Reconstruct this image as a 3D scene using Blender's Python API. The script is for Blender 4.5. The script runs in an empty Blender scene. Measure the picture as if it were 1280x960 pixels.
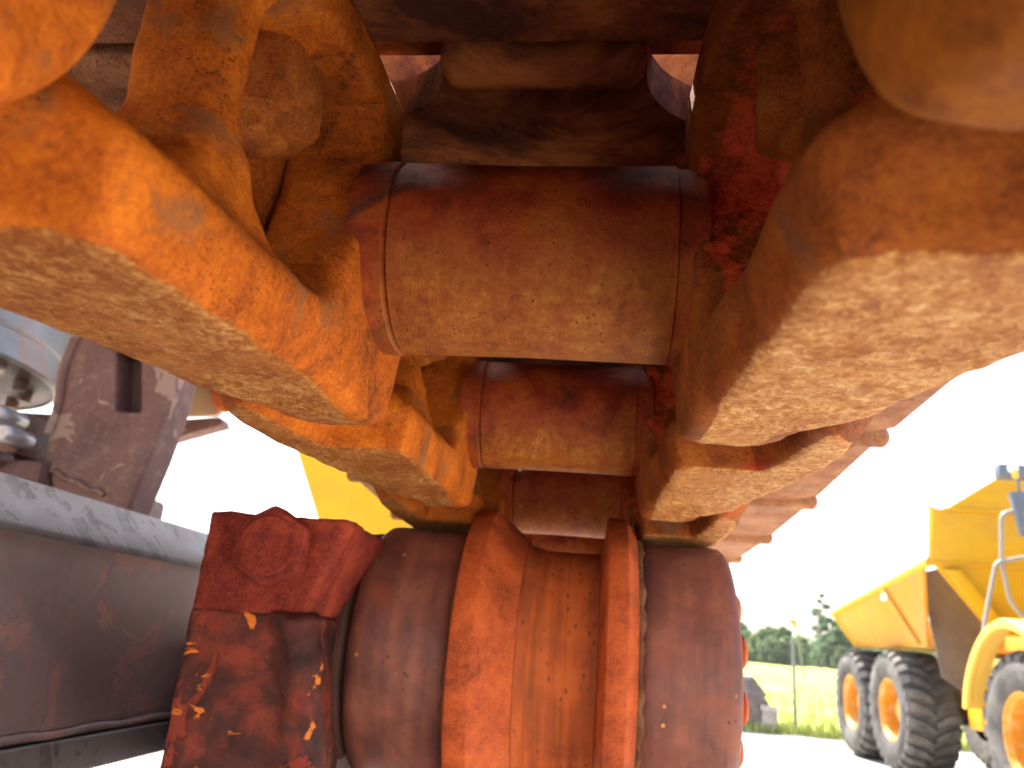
import bpy, bmesh, math, random
import numpy as np
from mathutils import Vector, Matrix
random.seed(7); rng = np.random.default_rng(7)
S = bpy.context.scene; C = S.collection
PI = math.pi; R = math.radians
GZ = -1.40                                   # gravel yard level; the camera is the origin of the place

# ------------------------------------------------------------------ camera
cam = bpy.data.cameras.new('camera'); cam_ob = bpy.data.objects.new('camera', cam); C.objects.link(cam_ob)
RM = [[0.9925, 0.0454, -0.1136], [0.0931, 0.3225, 0.9420], [0.0794, -0.9455, 0.3158]]
cam_ob.matrix_world = Matrix(((RM[0][0], -RM[0][1], -RM[0][2], 0), (RM[1][0], -RM[1][1], -RM[1][2], 0),
                              (RM[2][0], -RM[2][1], -RM[2][2], 0), (0, 0, 0, 1)))
cam.sensor_width = 36; cam.lens = 36 * 961 / 1280; cam.clip_start = 0.01; cam.clip_end = 3000
cam.dof.use_dof = True; cam.dof.focus_distance = 0.33; cam.dof.aperture_fstop = 15
S.camera = cam_ob

# ------------------------------------------------------------------ sky, sun, exposure
SUN = Vector((-0.20, 0.46, 0.865)).normalized()
w = bpy.data.worlds.new('World'); S.world = w; w.use_nodes = True
nt = w.node_tree; bg = nt.nodes['Background']
sky = nt.nodes.new('ShaderNodeTexSky'); sky.sky_type = 'NISHITA'; sky.sun_disc = False
sky.sun_elevation = math.asin(SUN.z); sky.sun_rotation = math.atan2(SUN.x, SUN.y)
sky.air_density = 1.0; sky.dust_density = 4.0; sky.ozone_density = 1.0
nt.links.new(sky.outputs[0], bg.inputs[0]); bg.inputs[1].default_value = 0.15
sl = bpy.data.lights.new('sun', 'SUN'); sl.energy = 5.0; sl.angle = R(0.5); sl.color = (1, .95, .87)
so = bpy.data.objects.new('sun', sl); C.objects.link(so)
so.rotation_euler = SUN.to_track_quat('Z', 'Y').to_euler()
S.view_settings.view_transform = 'Standard'; S.view_settings.look = 'None'
S.view_settings.exposure = 2.15; S.view_settings.gamma = 1.0
S.render.engine = 'CYCLES'
S.cycles.max_bounces = 10; S.cycles.diffuse_bounces = 6

# ------------------------------------------------------------------ object helpers
def link(o):
    C.objects.link(o); return o
def tag(o, label=None, cat=None, group=None, kind=None):
    for k, v in (('label', label), ('category', cat), ('group', group), ('kind', kind)):
        if v: o[k] = v
    return o
def empty(name, loc=(0, 0, 0), rot=(0, 0, 0)):
    o = bpy.data.objects.new(name, None); link(o); o.location = loc; o.rotation_euler = rot
    o.empty_display_size = .05; return o
def meshob(name, me, mat, parent=None):
    o = bpy.data.objects.new(name, me); link(o)
    if mat is not None and not me.materials: me.materials.append(mat)
    if parent is not None: o.parent = parent
    return o
def from_bm(name, bm, mat, parent=None, smooth=None):
    me = bpy.data.meshes.new(name)
    bmesh.ops.recalc_face_normals(bm, faces=bm.faces)
    if smooth is not None:
        for f in bm.faces: f.smooth = True
        for e in bm.edges:
            e.smooth = not (len(e.link_faces) == 2 and e.calc_face_angle(0) > R(smooth))
    bm.to_mesh(me); bm.free()
    return meshob(name, me, mat, parent)
def copy_tree(o, parent=None):
    c = o.copy(); C.objects.link(c)
    if parent is not None: c.parent = parent
    for ch in list(o.children): copy_tree(ch, c)
    return c

def add_box(bm, lo, hi, bev=0, seg=2, mtx=None):
    v = [bm.verts.new((x, y, z)) for x in (lo[0], hi[0]) for y in (lo[1], hi[1]) for z in (lo[2], hi[2])]
    fs = [bm.faces.new([v[i] for i in q]) for q in ((0, 1, 3, 2), (4, 6, 7, 5), (0, 4, 5, 1), (2, 3, 7, 6), (0, 2, 6, 4), (1, 5, 7, 3))]
    if mtx is not None: bmesh.ops.transform(bm, matrix=mtx, verts=v)
    if bev: bmesh.ops.bevel(bm, geom=list({e for f in fs for e in f.edges}), offset=bev, segments=seg, affect='EDGES', profile=.5)
def box(name, lo, hi, mat, parent=None, bev=0, seg=2, mtx=None):
    bm = bmesh.new(); add_box(bm, lo, hi, bev, seg, mtx); return from_bm(name, bm, mat, parent, 35 if bev else None)
def add_prism(bm, pts, axis, a, b, bev=0, seg=2):
    def P(p, t):
        return {'x': (t, p[0], p[1]), 'y': (p[0], t, p[1]), 'z': (p[0], p[1], t)}[axis]
    A = [bm.verts.new(P(p, a)) for p in pts]; B = [bm.verts.new(P(p, b)) for p in pts]
    n = len(pts); fs = [bm.faces.new(A), bm.faces.new(B[::-1])]
    fs += [bm.faces.new((A[i], B[i], B[(i + 1) % n], A[(i + 1) % n])) for i in range(n)]
    bmesh.ops.recalc_face_normals(bm, faces=fs)
    if bev: bmesh.ops.bevel(bm, geom=list({e for f in fs for e in f.edges}), offset=bev, segments=seg, affect='EDGES', profile=.5)
def prism(name, pts, axis, a, b, mat, parent=None, bev=0, seg=2, smooth=35):
    bm = bmesh.new(); add_prism(bm, pts, axis, a, b, bev, seg); return from_bm(name, bm, mat, parent, smooth)
def add_lathe(bm, prof, n=48, axis='x', center=(0, 0, 0), cap=True):
    """prof: list of (t, r) along the axis"""
    rings = []
    for t, r in prof:
        ring = []
        for i in range(n):
            a = 2 * PI * i / n; c, s = r * math.cos(a), r * math.sin(a)
            p = {'x': (t, c, s), 'y': (c, t, s), 'z': (c, s, t)}[axis]
            ring.append(bm.verts.new((p[0] + center[0], p[1] + center[1], p[2] + center[2])))
        rings.append(ring)
    for A, B in zip(rings, rings[1:]):
        for i in range(n): bm.faces.new((A[i], A[(i + 1) % n], B[(i + 1) % n], B[i]))
    if cap: bm.faces.new(rings[0]); bm.faces.new(rings[-1])
def lathe(name, prof, mat, parent=None, n=48, axis='x', center=(0, 0, 0), cap=True, smooth=32):
    bm = bmesh.new(); add_lathe(bm, prof, n, axis, center, cap); return from_bm(name, bm, mat, parent, smooth)
def add_tube(bm, pts, r, n=10):
    pts = [Vector(p) for p in pts]; rings = []; up = Vector((.13, .21, .97))
    for i, p in enumerate(pts):
        d = (pts[min(i + 1, len(pts) - 1)] - pts[max(i - 1, 0)]).normalized()
        u = d.cross(up).normalized(); v = u.cross(d)
        rr = r[i] if isinstance(r, (list, tuple)) else r
        rings.append([bm.verts.new(p + rr * (u * math.cos(2 * PI * k / n) + v * math.sin(2 * PI * k / n))) for k in range(n)])
    for A, B in zip(rings, rings[1:]):
        for k in range(n): bm.faces.new((A[k], A[(k + 1) % n], B[(k + 1) % n], B[k]))
    bm.faces.new(rings[0]); bm.faces.new(rings[-1])
def rounded(pts, rad=.08, k=4):
    pts = [Vector(p) for p in pts]; out = [pts[0]]
    for a, b, c in zip(pts, pts[1:], pts[2:]):
        r1 = min(rad, (a - b).length * .45, (c - b).length * .45)
        p, q = b + (a - b).normalized() * r1, b + (c - b).normalized() * r1
        for i in range(k + 1):
            t = i / k; out.append(p * (1 - t) ** 2 + b * 2 * t * (1 - t) + q * t * t)
    return out + [pts[-1]]
def tube(name, pts, r, mat, parent=None, n=10):
    bm = bmesh.new(); add_tube(bm, pts, r, n); return from_bm(name, bm, mat, parent, 40)

# ------------------------------------------------------------------ signed distance modelling for cast / forged shapes
def smin(a, b, k):
    h = np.clip(.5 + .5 * (b - a) / k, 0, 1); return b * (1 - h) + a * h - k * h * (1 - h)
def smax(a, b, k): return -smin(-a, -b, k)
def sbox2(u, v, cu, cv, hu, hv, r=0.):
    a, b = np.abs(u - cu) - hu + r, np.abs(v - cv) - hv + r
    return np.hypot(np.maximum(a, 0), np.maximum(b, 0)) + np.minimum(np.maximum(a, b), 0) - r
def sbox3(x, y, z, c, h, r=0.):
    a, b, d = np.abs(x - c[0]) - h[0] + r, np.abs(y - c[1]) - h[1] + r, np.abs(z - c[2]) - h[2] + r
    return np.sqrt(np.maximum(a, 0) ** 2 + np.maximum(b, 0) ** 2 + np.maximum(d, 0) ** 2) + np.minimum(np.maximum(np.maximum(a, b), d), 0) - r
def spoly(x, y, P):
    P = np.array(P, float); d = np.full(x.shape, 1e9); s = np.ones(x.shape); n = len(P)
    for i in range(n):
        a, b = P[i], P[i - 1]; e = b - a; wx, wy = x - a[0], y - a[1]
        t = np.clip((wx * e[0] + wy * e[1]) / (e @ e), 0, 1)
        d = np.minimum(d, (wx - e[0] * t) ** 2 + (wy - e[1] * t) ** 2)
        c1, c2, c3 = y >= a[1], y < b[1], e[0] * wy > e[1] * wx
        s = np.where((c1 & c2 & c3) | (~c1 & ~c2 & ~c3), -s, s)
    return s * np.sqrt(d)
def sstep(a, b, t):
    t = np.clip((t - a) / (b - a), 0, 1); return t * t * (3 - 2 * t)
def surface_nets(fn, lo, hi, h):
    ax = [np.arange(lo[i], hi[i] + h, h) for i in range(3)]
    X, Y, Z = np.meshgrid(*ax, indexing='ij'); V = fn(X, Y, Z); ins = V < 0; n = V.shape
    acc = np.zeros((n[0] - 1, n[1] - 1, n[2] - 1, 3)); cnt = np.zeros((n[0] - 1, n[1] - 1, n[2] - 1))
    cor = [(i, j, k) for i in (0, 1) for j in (0, 1) for k in (0, 1)]
    sub = lambda A, c: A[c[0]:n[0] - 1 + c[0], c[1]:n[1] - 1 + c[1], c[2]:n[2] - 1 + c[2]]
    for a in cor:
        for d in range(3):
            if a[d]: continue
            b = list(a); b[d] = 1
            va, vb = sub(V, a), sub(V, b); m = (va < 0) != (vb < 0)
            t = np.where(m, va / np.where(m, va - vb, 1), 0)
            for q in range(3): acc[..., q] += np.where(m, a[q] + (t if q == d else 0), 0)
            cnt += m
    act = cnt > 0; idx = np.full(act.shape, -1); idx[act] = np.arange(act.sum())
    ii = np.argwhere(act); P = (ii + acc[act] / cnt[act][:, None]) * h + np.array(lo)
    quads = []
    for d in range(3):
        e, f = (d + 1) % 3, (d + 2) % 3
        s0 = [slice(1, n[q] - 1) for q in range(3)]; s0[d] = slice(0, n[d] - 1)
        s1 = list(s0); s1[d] = slice(1, n[d])
        A, B = ins[tuple(s0)], ins[tuple(s1)]; base = np.argwhere(A != B)
        off = np.array([s.start for s in s0]); g = base + off; fl = A[A != B]
        def I(de, df):
            q = g.copy(); q[:, e] -= de; q[:, f] -= df; return idx[q[:, 0], q[:, 1], q[:, 2]]
        Q = np.stack([I(1, 1), I(0, 1), I(0, 0), I(1, 0)], 1); Q[~fl] = Q[~fl][:, ::-1]; quads.append(Q)
    Q = np.concatenate(quads); Q = Q[(Q >= 0).all(1)]
    ep = h * .3
    for _ in range(3):                                  # pull the vertices onto the true surface
        x, y, z = P.T; v = fn(x, y, z)
        G = np.stack([fn(x + ep, y, z) - fn(x - ep, y, z), fn(x, y + ep, z) - fn(x, y - ep, z), fn(x, y, z + ep) - fn(x, y, z - ep)], 1) / (2 * ep)
        st = -G * (v / np.maximum((G * G).sum(1), .3))[:, None]; L = np.linalg.norm(st, axis=1)
        P += st * np.minimum(1, .4 * h / np.maximum(L, 1e-9))[:, None]
    return P, Q
def np_mesh(name, P, Q, smooth=True, attr=None):
    me = bpy.data.meshes.new(name); k = Q.shape[1]
    me.vertices.add(len(P)); me.vertices.foreach_set('co', P.astype(np.float32).ravel())
    me.loops.add(Q.size); me.loops.foreach_set('vertex_index', Q.astype(np.int32).ravel())
    me.polygons.add(len(Q)); me.polygons.foreach_set('loop_start', np.arange(0, Q.size, k, dtype=np.int32))
    me.polygons.foreach_set('use_smooth', np.full(len(Q), smooth))
    if attr is not None:
        a = me.attributes.new('wear', 'FLOAT', 'POINT'); a.data.foreach_set('value', attr.astype(np.float32))
    me.update(calc_edges=True); me.validate(); return me

# ------------------------------------------------------------------ materials
class NT:
    def __init__(s, name):
        s.m = bpy.data.materials.new(name); s.m.use_nodes = True; s.t = s.m.node_tree
        s.b = s.t.nodes['Principled BSDF']
    def n(s, typ, **kw):
        o = s.t.nodes.new(typ)
        for k, v in kw.items(): setattr(o, k, v)
        return o
    def l(s, a, b): s.t.links.new(a, b)
    def coord(s, scale=(1, 1, 1), rand=True):
        tc = s.n('ShaderNodeTexCoord'); mp = s.n('ShaderNodeMapping'); mp.inputs['Scale'].default_value = scale
        src = tc.outputs['Object']
        if rand:
            oi = s.n('ShaderNodeObjectInfo'); mul = s.n('ShaderNodeVectorMath', operation='SCALE')
            mul.inputs[0].default_value = (3.1, 7.7, 5.3); s.l(oi.outputs['Random'], mul.inputs['Scale'])
            ad = s.n('ShaderNodeVectorMath', operation='ADD'); s.l(src, ad.inputs[0]); s.l(mul.outputs[0], ad.inputs[1]); src = ad.outputs[0]
        s.l(src, mp.inputs[0]); return mp.outputs[0]
    def noise(s, vec, scale, detail=6, rough=.6, dist=0.):
        o = s.n('ShaderNodeTexNoise'); o.inputs['Scale'].default_value = scale; o.inputs['Detail'].default_value = detail
        o.inputs['Roughness'].default_value = rough; o.inputs['Distortion'].default_value = dist
        s.l(vec, o.inputs['Vector']); return o.outputs['Fac']
    def voro(s, vec, scale, feature='F1'):
        o = s.n('ShaderNodeTexVoronoi', feature=feature); o.inputs['Scale'].default_value = scale; s.l(vec, o.inputs['Vector']); return o.outputs['Distance']
    def ramp(s, fac, stops, interp='LINEAR'):
        o = s.n('ShaderNodeValToRGB'); cr = o.color_ramp; cr.interpolation = interp
        while len(cr.elements) < len(stops): cr.elements.new(.5)
        for e, (p, c) in zip(cr.elements, stops):
            e.position = p; e.color = (c, c, c, 1) if isinstance(c, (int, float)) else (*c, 1)
        s.l(fac, o.inputs[0]); return o.outputs[0]
    def mix(s, fac, a, b, typ='MIX'):
        o = s.n('ShaderNodeMix', data_type='RGBA', blend_type=typ)
        for i, v in ((0, fac), (6, a), (7, b)):
            if hasattr(v, 'is_output'): s.l(v, o.inputs[i])
            elif i == 0: o.inputs[0].default_value = v
            else: o.inputs[i].default_value = (*v, 1)
        return o.outputs[2]
    def math(s, op, a, b=0.):
        o = s.n('ShaderNodeMath', operation=op)
        for i, v in ((0, a), (1, b)):
            if hasattr(v, 'is_output'): s.l(v, o.inputs[i])
            else: o.inputs[i].default_value = v
        return o.outputs[0]
    def bump(s, h, strength=.4, dist=.001, prev=None):
        o = s.n('ShaderNodeBump'); o.inputs['Strength'].default_value = strength; o.inputs['Distance'].default_value = dist
        s.l(h, o.inputs['Height'])
        if prev is not None: s.l(prev, o.inputs['Normal'])
        return o.outputs[0]
    def out(s, col=None, rough=.7, normal=None, metal=0., spec=.5):
        if col is not None:
            if hasattr(col, 'is_output'): s.l(col, s.b.inputs['Base Color'])
            else: s.b.inputs['Base Color'].default_value = (*col, 1)
        if hasattr(rough, 'is_output'): s.l(rough, s.b.inputs['Roughness'])
        else: s.b.inputs['Roughness'].default_value = rough
        s.b.inputs['Metallic'].default_value = metal; s.b.inputs['Specular IOR Level'].default_value = spec
        if normal is not None: s.l(normal, s.b.inputs['Normal'])
        return s.m

def rust(name, dark, mid, hot, grey=None, red=None, redamt=.62, rsc=6., wt=1., tint=(1., 1.), sc=1., wear=False, pocket=False, grease_shade=False, rough=.72, pit=.5, hotpos=.68):
    m = NT(name); v = m.coord()
    n1 = m.noise(v, 20 * sc, 10, .70, .45); n2 = m.noise(v, 95 * sc, 8, .74); n3 = m.noise(v, rsc * sc, 5, .6, .6)
    n4 = m.noise(v, 520 * sc, 5, .7)
    f = m.math('ADD', m.math('ADD', m.math('MULTIPLY', n1, .46), m.math('MULTIPLY', n2, .26)), m.math('MULTIPLY', n4, .28))
    c = m.ramp(f, [(.385, dark), (.50, mid), (hotpos - .04, hot)])
    if grey: c = m.mix(m.ramp(m.noise(v, 22 * sc, 7, .62, 1.2), [(.56, 0.), (.64, .75)]), c, grey)
    if red: c = m.mix(m.ramp(n3, [(redamt - .08, 0.), (redamt + .06, .9)]), c, red)
    # dark pits
    pv = m.voro(v, 460 * sc); pm = m.math('MULTIPLY', m.ramp(pv, [(.10, 1.), (.26, 0.)]), m.ramp(m.noise(v, 30 * sc, 4, .6), [(.46, 0.), (.6, 1.)]))
    c = m.mix(m.math('MULTIPLY', pm, .7), c, tuple(x * .35 for x in dark))
    h = m.math('ADD', m.math('MULTIPLY', n4, 1.3), m.math('MULTIPLY', n2, 1.2))
    h = m.math('SUBTRACT', h, m.math('MULTIPLY', pm, 1.2))
    if grease_shade:      # oily dirt and painted shade on the shoe between the two link plates
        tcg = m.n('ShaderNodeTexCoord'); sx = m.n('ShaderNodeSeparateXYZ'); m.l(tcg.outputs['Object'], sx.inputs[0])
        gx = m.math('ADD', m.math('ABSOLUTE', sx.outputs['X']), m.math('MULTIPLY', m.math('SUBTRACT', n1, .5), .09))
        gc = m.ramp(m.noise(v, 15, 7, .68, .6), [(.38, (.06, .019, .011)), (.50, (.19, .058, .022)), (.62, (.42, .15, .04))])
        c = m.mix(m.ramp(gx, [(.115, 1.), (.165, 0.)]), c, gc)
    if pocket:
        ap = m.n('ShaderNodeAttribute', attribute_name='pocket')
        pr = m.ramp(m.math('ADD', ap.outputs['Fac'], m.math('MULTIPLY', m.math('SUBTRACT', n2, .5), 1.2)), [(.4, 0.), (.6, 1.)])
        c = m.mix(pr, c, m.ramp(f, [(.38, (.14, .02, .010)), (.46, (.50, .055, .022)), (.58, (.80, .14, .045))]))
    r = m.ramp(n2, [(.3, rough - .18), (.7, rough + .12)])
    wg, wb = wt * tint[0], wt * tint[1]
    if wear:
        at = m.n('ShaderNodeAttribute', attribute_name='wear')
        ed = m.math('ADD', at.outputs['Fac'], m.math('MULTIPLY', m.math('SUBTRACT', n2, .5), 1.3))
        wm = m.ramp(ed, [(.45, 0.), (.62, 1.)])
        vs = m.coord((1., .75, 1.))
        fl = m.noise(vs, 290, 6, .74, .8); fl2 = m.noise(vs, 36, 5, .62, .6)
        wc = m.ramp(m.math('ADD', m.math('MULTIPLY', fl, .70), m.math('MULTIPLY', fl2, .30)),
                    [(.38, (.27 * wt, .088 * wg, .021 * wb)), (.46, (.36 * wt, .13 * wg, .032 * wb)), (.54, (.52 * wt, .25 * wg, .075 * wb)), (.62, (.68 * wt, .44 * wg, .19 * wb))])
        wc = m.mix(m.ramp(m.noise(v, 14, 5, .6, .8), [(.54, 0.), (.68, .7)]), wc, (.42, .15, .035))
        c = m.mix(wm, c, wc)
        h = m.math('ADD', h, m.math('MULTIPLY', m.math('MULTIPLY', fl, wm), .9))
    return m.out(c, r, m.bump(h, pit, .0016), 0., .10)

M = {}
M['link'] = rust('link_rust', (.11, .026, .008), (.40, .092, .008), (.66, .185, .012), grey=(.22, .09, .032), wt=.68, tint=(.84, .68), sc=1., wear=True)
M['link_shaded'] = rust('link_shaded_rust', (.075, .020, .008), (.23, .058, .010), (.44, .13, .016), grey=(.15, .07, .035), wt=.92, red=(.36, .035, .016), redamt=.70, rsc=13., sc=1., wear=True, pocket=True)  # link rust darkened to paint in the shade on the right plates
M['nose'] = rust('bronze_rust', (.12, .034, .008), (.30, .09, .010), (.46, .16, .020), sc=1.)
M['nut'] = rust('nut_rust', (.13, .032, .010), (.36, .095, .016), (.56, .22, .04), sc=1.2, pit=.8)
M['pit'] = M['nut']
M['shoe'] = rust('shoe_rust', (.12, .045, .022), (.30, .125, .055), (.50, .27, .13), grey=(.30, .17, .10), sc=.9, grease_shade=True)
M['bracket'] = rust('bracket_rust', (.07, .012, .010), (.21, .032, .019), (.40, .07, .03), red=(.33, .035, .016), sc=1.1, rough=.85)
M['flange'] = rust('flange_rust', (.15, .03, .013), (.40, .075, .02), (.60, .13, .028), sc=1.3, pit=.3, rough=.62)

def bushing_mat():
    m = NT('bushing_steel'); v = m.coord((1, 1, 1)); vs = m.coord((3.2, .8, .8))
    n1 = m.noise(v, 26, 10, .72, .4); n2 = m.noise(v, 210, 7, .74); n3 = m.noise(vs, 24, 6, .66)
    c = m.ramp(n1, [(.34, (.09, .016, .007)), (.5, (.29, .040, .010)), (.66, (.48, .11, .014))])
    c = m.mix(m.ramp(m.noise(v, 9, 5, .6, .7), [(.52, 0.), (.64, .85)]), c, (.30, .028, .016))
    tc = m.n('ShaderNodeTexCoord'); sp = m.n('ShaderNodeSeparateXYZ'); m.l(tc.outputs['Object'], sp.inputs[0])
    # sprocket wear on the lower half of the bushing (a band of its own, ragged at the edge)
    edge = m.math('ADD', m.math('MULTIPLY', sp.outputs['Z'], -1.), m.math('MULTIPLY', m.math('SUBTRACT', n1, .5), .10))
    xin = m.math('ADD', m.math('ABSOLUTE', sp.outputs['X']), m.math('MULTIPLY', m.math('SUBTRACT', n2, .5), .02))
    wm = m.math('MULTIPLY', m.ramp(m.math('ADD', m.math('MULTIPLY', edge, 20.), .5), [(.40, 0.), (1.25, .85)]), m.ramp(m.math('MULTIPLY', xin, 10.), [(.52, 1.), (.62, .25)]))
    wc = m.ramp(m.math('ADD', m.math('MULTIPLY', n2, .6), m.math('MULTIPLY', n3, .4)), [(.34, (.10, .03, .008)), (.46, (.24, .064, .009)), (.57, (.33, .118, .016)), (.70, (.45, .235, .055))])
    c = m.mix(wm, c, wc)
    c = m.mix(m.ramp(m.noise(v, 17, 6, .65, .9), [(.58, 0.), (.70, .8)]), c, (.05, .022, .016))
    sc_ = m.noise(m.coord((40., 1., 1.)), 22, 4, .7)
    h = m.math('ADD', m.math('ADD', m.noise(v, 480, 6, .75), m.math('MULTIPLY', n2, 1.5)), m.math('MULTIPLY', sc_, .5))
    dk = m.math('MULTIPLY', m.ramp(m.voro(v, 300), [(.10, 1.), (.24, 0.)]), m.ramp(n3, [(.48, 0.), (.6, .8)]))
    c = m.mix(dk, c, (.03, .012, .008)); c = m.mix(m.ramp(m.noise(v, 620, 4, .7), [(.62, 0.), (.74, .22)]), c, (.55, .32, .12))
    return m.out(c, m.ramp(n2, [(.3, .42), (.7, .68)]), m.bump(h, .6, .0013), 0., .16)
M['bushing'] = bushing_mat()
def tread_mat():
    m = NT('roller_tread_steel'); v = m.coord(); vs = m.coord((9., 1., 1.))
    st = m.noise(vs, 7, 5, .6); n1 = m.noise(v, 30, 8, .66, .4); n2 = m.noise(v, 140, 6, .7)
    c = m.ramp(m.math('ADD', m.math('MULTIPLY', st, .5), m.math('MULTIPLY', n1, .5)), [(.36, (.10, .042, .033)), (.5, (.19, .066, .044)), (.64, (.30, .105, .062))])
    c = m.mix(m.ramp(m.noise(v, 16, 6, .62, .8), [(.56, 0.), (.68, .7)]), c, (.26, .065, .03))
    c = m.mix(m.ramp(m.voro(v, 42), [(.05, 1.), (.08, 0.)]), c, (.62, .26, .05))
    c = m.mix(m.math('MULTIPLY', m.ramp(m.voro(v, 110), [(.08, 1.), (.2, 0.)]), m.ramp(n1, [(.5, 0.), (.62, .7)])), c, (.03, .015, .012))
    h = m.math('ADD', m.math('MULTIPLY', n2, 1.), m.math('MULTIPLY', m.noise(v, 400, 5, .7), .5))
    return m.out(c, m.ramp(n1, [(.3, .34), (.7, .62)]), m.bump(h, .45, .0013), 0., .28)
M['tread'] = tread_mat()
def hub_mat():
    m = NT('roller_groove_rust'); v = m.coord(); vs = m.coord((16., 1., 1.))
    st = m.noise(vs, 6, 6, .65); n1 = m.noise(v, 26, 8, .66, .5); n2 = m.noise(v, 130, 6, .7)
    c = m.ramp(m.math('ADD', m.math('MULTIPLY', st, .6), m.math('MULTIPLY', n1, .4)), [(.34, (.18, .045, .018)), (.48, (.34, .075, .020)), (.58, (.48, .105, .024)), (.70, (.40, .12, .04))])
    c = m.mix(m.math('MULTIPLY', m.ramp(m.voro(m.coord((1., .6, .6)), 170), [(.1, 1.), (.3, 0.)]), m.ramp(n1, [(.46, 0.), (.58, .75)])), c, (.07, .022, .014))
    h = m.math('ADD', n2, m.math('MULTIPLY', st, 1.2))
    return m.out(c, .7, m.bump(h, .45, .0012), 0., .12)
M['hub'] = hub_mat()
def bracket_low_mat():
    m = NT('bracket_flaked_paint'); v = m.coord()
    n1 = m.noise(v, 24, 8, .68, .3); n2 = m.noise(v, 100, 7, .7); n3 = m.noise(v, 13, 6, .62, .9)
    c = m.ramp(n1, [(.36, (.03, .012, .010)), (.5, (.085, .022, .015)), (.64, (.24, .04, .02))])
    c = m.mix(m.ramp(n3, [(.57, 0.), (.585, 1.)]), c, (.22, .035, .018))
    f4 = m.noise(m.coord((.7, 1, 1.25)), 27, 8, .64, .8)
    c = m.mix(m.ramp(f4, [(.612, 0.), (.622, 1.)]), c, (.72, .19, .028))
    h = m.math('ADD', n2, m.math('ADD', m.math('MULTIPLY', m.ramp(f4, [(.609, 0.), (.626, 1.)]), -1.5), m.math('MULTIPLY', m.ramp(n3, [(.57, 0.), (.59, 1.)]), -1.)))
    return m.out(c, m.ramp(n2, [(.3, .45), (.7, .8)]), m.bump(h, .7, .0016), 0., .2)
M['bracket_low'] = bracket_low_mat()
def beam_mat(name, base, alt, spot, sc=1.):
    m = NT(name); v = m.coord(rand=False)
    n1 = m.noise(v, 9 * sc, 8, .62, .4); n2 = m.noise(v, 60 * sc, 7, .7); n3 = m.noise(v, 11 * sc, 8, .62, .9)
    c = m.mix(m.ramp(n1, [(.4, 0.), (.62, 1.)]), base, alt)
    pe = m.ramp(n3, [(.56, 0.), (.572, 1.)])
    c = m.mix(m.ramp(n2, [(.5, 0.), (.72, .45)]), c, spot)
    c = m.mix(m.math('MULTIPLY', pe, .8), c, spot)
    h = m.math('ADD', m.math('MULTIPLY', n2, .5), m.math('MULTIPLY', pe, -1.3))
    return m.out(c, m.ramp(n1, [(.3, .5), (.7, .75)]), m.bump(h, .6, .0016), 0., .25)
M['beam'] = beam_mat('peeling_brown_paint', (.13, .095, .095), (.175, .13, .128), (.24, .13, .11))
M['beam_edge'] = beam_mat('weathered_grey_paint', (.065, .058, .06), (.10, .086, .088), (.04, .034, .036), 2.)
M['lug'] = beam_mat('brown_primer_paint', (.10, .045, .035), (.16, .075, .055), (.30, .19, .13), .8)
def simple(name, col, var=.25, sc=8., rough=.6, metal=0., bump=.15, bd=.003, dirt=None, dsc=2., spec=.25):
    m = NT(name); v = m.coord()
    n1 = m.noise(v, sc, 7, .62); n2 = m.noise(v, sc * 9, 5, .65)
    c = m.mix(m.ramp(n1, [(.3, 0.), (.7, 1.)]), tuple(x * (1 - var) for x in col), tuple(min(1, x * (1 + var)) for x in col))
    if dirt: c = m.mix(m.ramp(m.noise(v, dsc, 7, .65, .6), [(.43, 0.), (.66, .75)]), c, dirt)
    return m.out(c, m.ramp(n2, [(.3, rough - .1), (.7, rough + .1)]), m.bump(n2, bump, bd), metal, spec)
M['silver'] = simple('worn_silver_steel', (.22, .23, .24), .3, 7, .45, .3, .2, .002, (.36, .17, .10), 6)
M['dirt'] = simple('oily_dark_steel', (.06, .035, .03), .4, 12, .55, 0., .5, .004, (.14, .06, .04), 8)
M['grit'] = simple('packed_dirt', (.16, .06, .03), .45, 60, .95, 0., .8, .002, (.20, .10, .05), 40, spec=.1)
M['bolt'] = simple('bright_bolt_steel', (.40, .36, .34), .2, 40, .35, .6, .1, .001)
M['yellow'] = simple('yellow_machine_paint', (.48, .265, .002), .08, 1.5, .38, 0., .05, .002, (.42, .215, .01), 2.5)
M['yellow_pale'] = simple('faded_yellow_paint', (.66, .40, .07), .06, 2, .35, 0., .05, .002)
M['chute'] = simple('scuffed_yellow_paint', (.42, .19, .014), .14, 2.2, .45, 0., .1, .003, (.32, .17, .05), 3.)
M['rim'] = simple('orange_yellow_rim_paint', (.50, .20, .008), .1, 4, .45, 0., .05, .002, (.5, .34, .14), 6)
M['rubber'] = simple('dusty_tyre_rubber', (.055, .052, .05), .25, 6, .8, 0., .2, .004, (.15, .135, .12), 3.)
M['flap'] = simple('brown_rubber_flap', (.085, .062, .048), .15, 3, .75, 0., .1, .003, (.13, .10, .075), 1.5)
M['grey'] = simple('grey_tube_paint', (.26, .25, .235), .1, 10, .45, .2, .05, .001)
M['slate'] = simple('slate_grey_plastic', (.10, .12, .15), .15, 8, .5, 0., .05, .001)
M['tan'] = simple('tan_dusty_paint', (.36, .23, .11), .15, 6, .5, 0., .1, .002, (.28, .12, .05), 5)
M['amber'] = simple('amber_lens', (.75, .36, .05), .1, 20, .25, 0., .02, .001)
M['glass'] = simple('dark_cab_glass', (.03, .04, .045), .1, 3, .08, 0., .01, .001)
M['mirror'] = simple('mirror_face', (.30, .22, .22), .2, 9, .15, .7, .02, .001)
M['lamp'] = simple('clear_lamp_lens', (.85, .85, .82), .03, 12, .15, 0., .02, .001)
M['bucket'] = simple('dull_grey_bucket_steel', (.12, .10, .095), .25, 5, .5, .2, .2, .004, (.24, .20, .17), 3)
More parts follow.
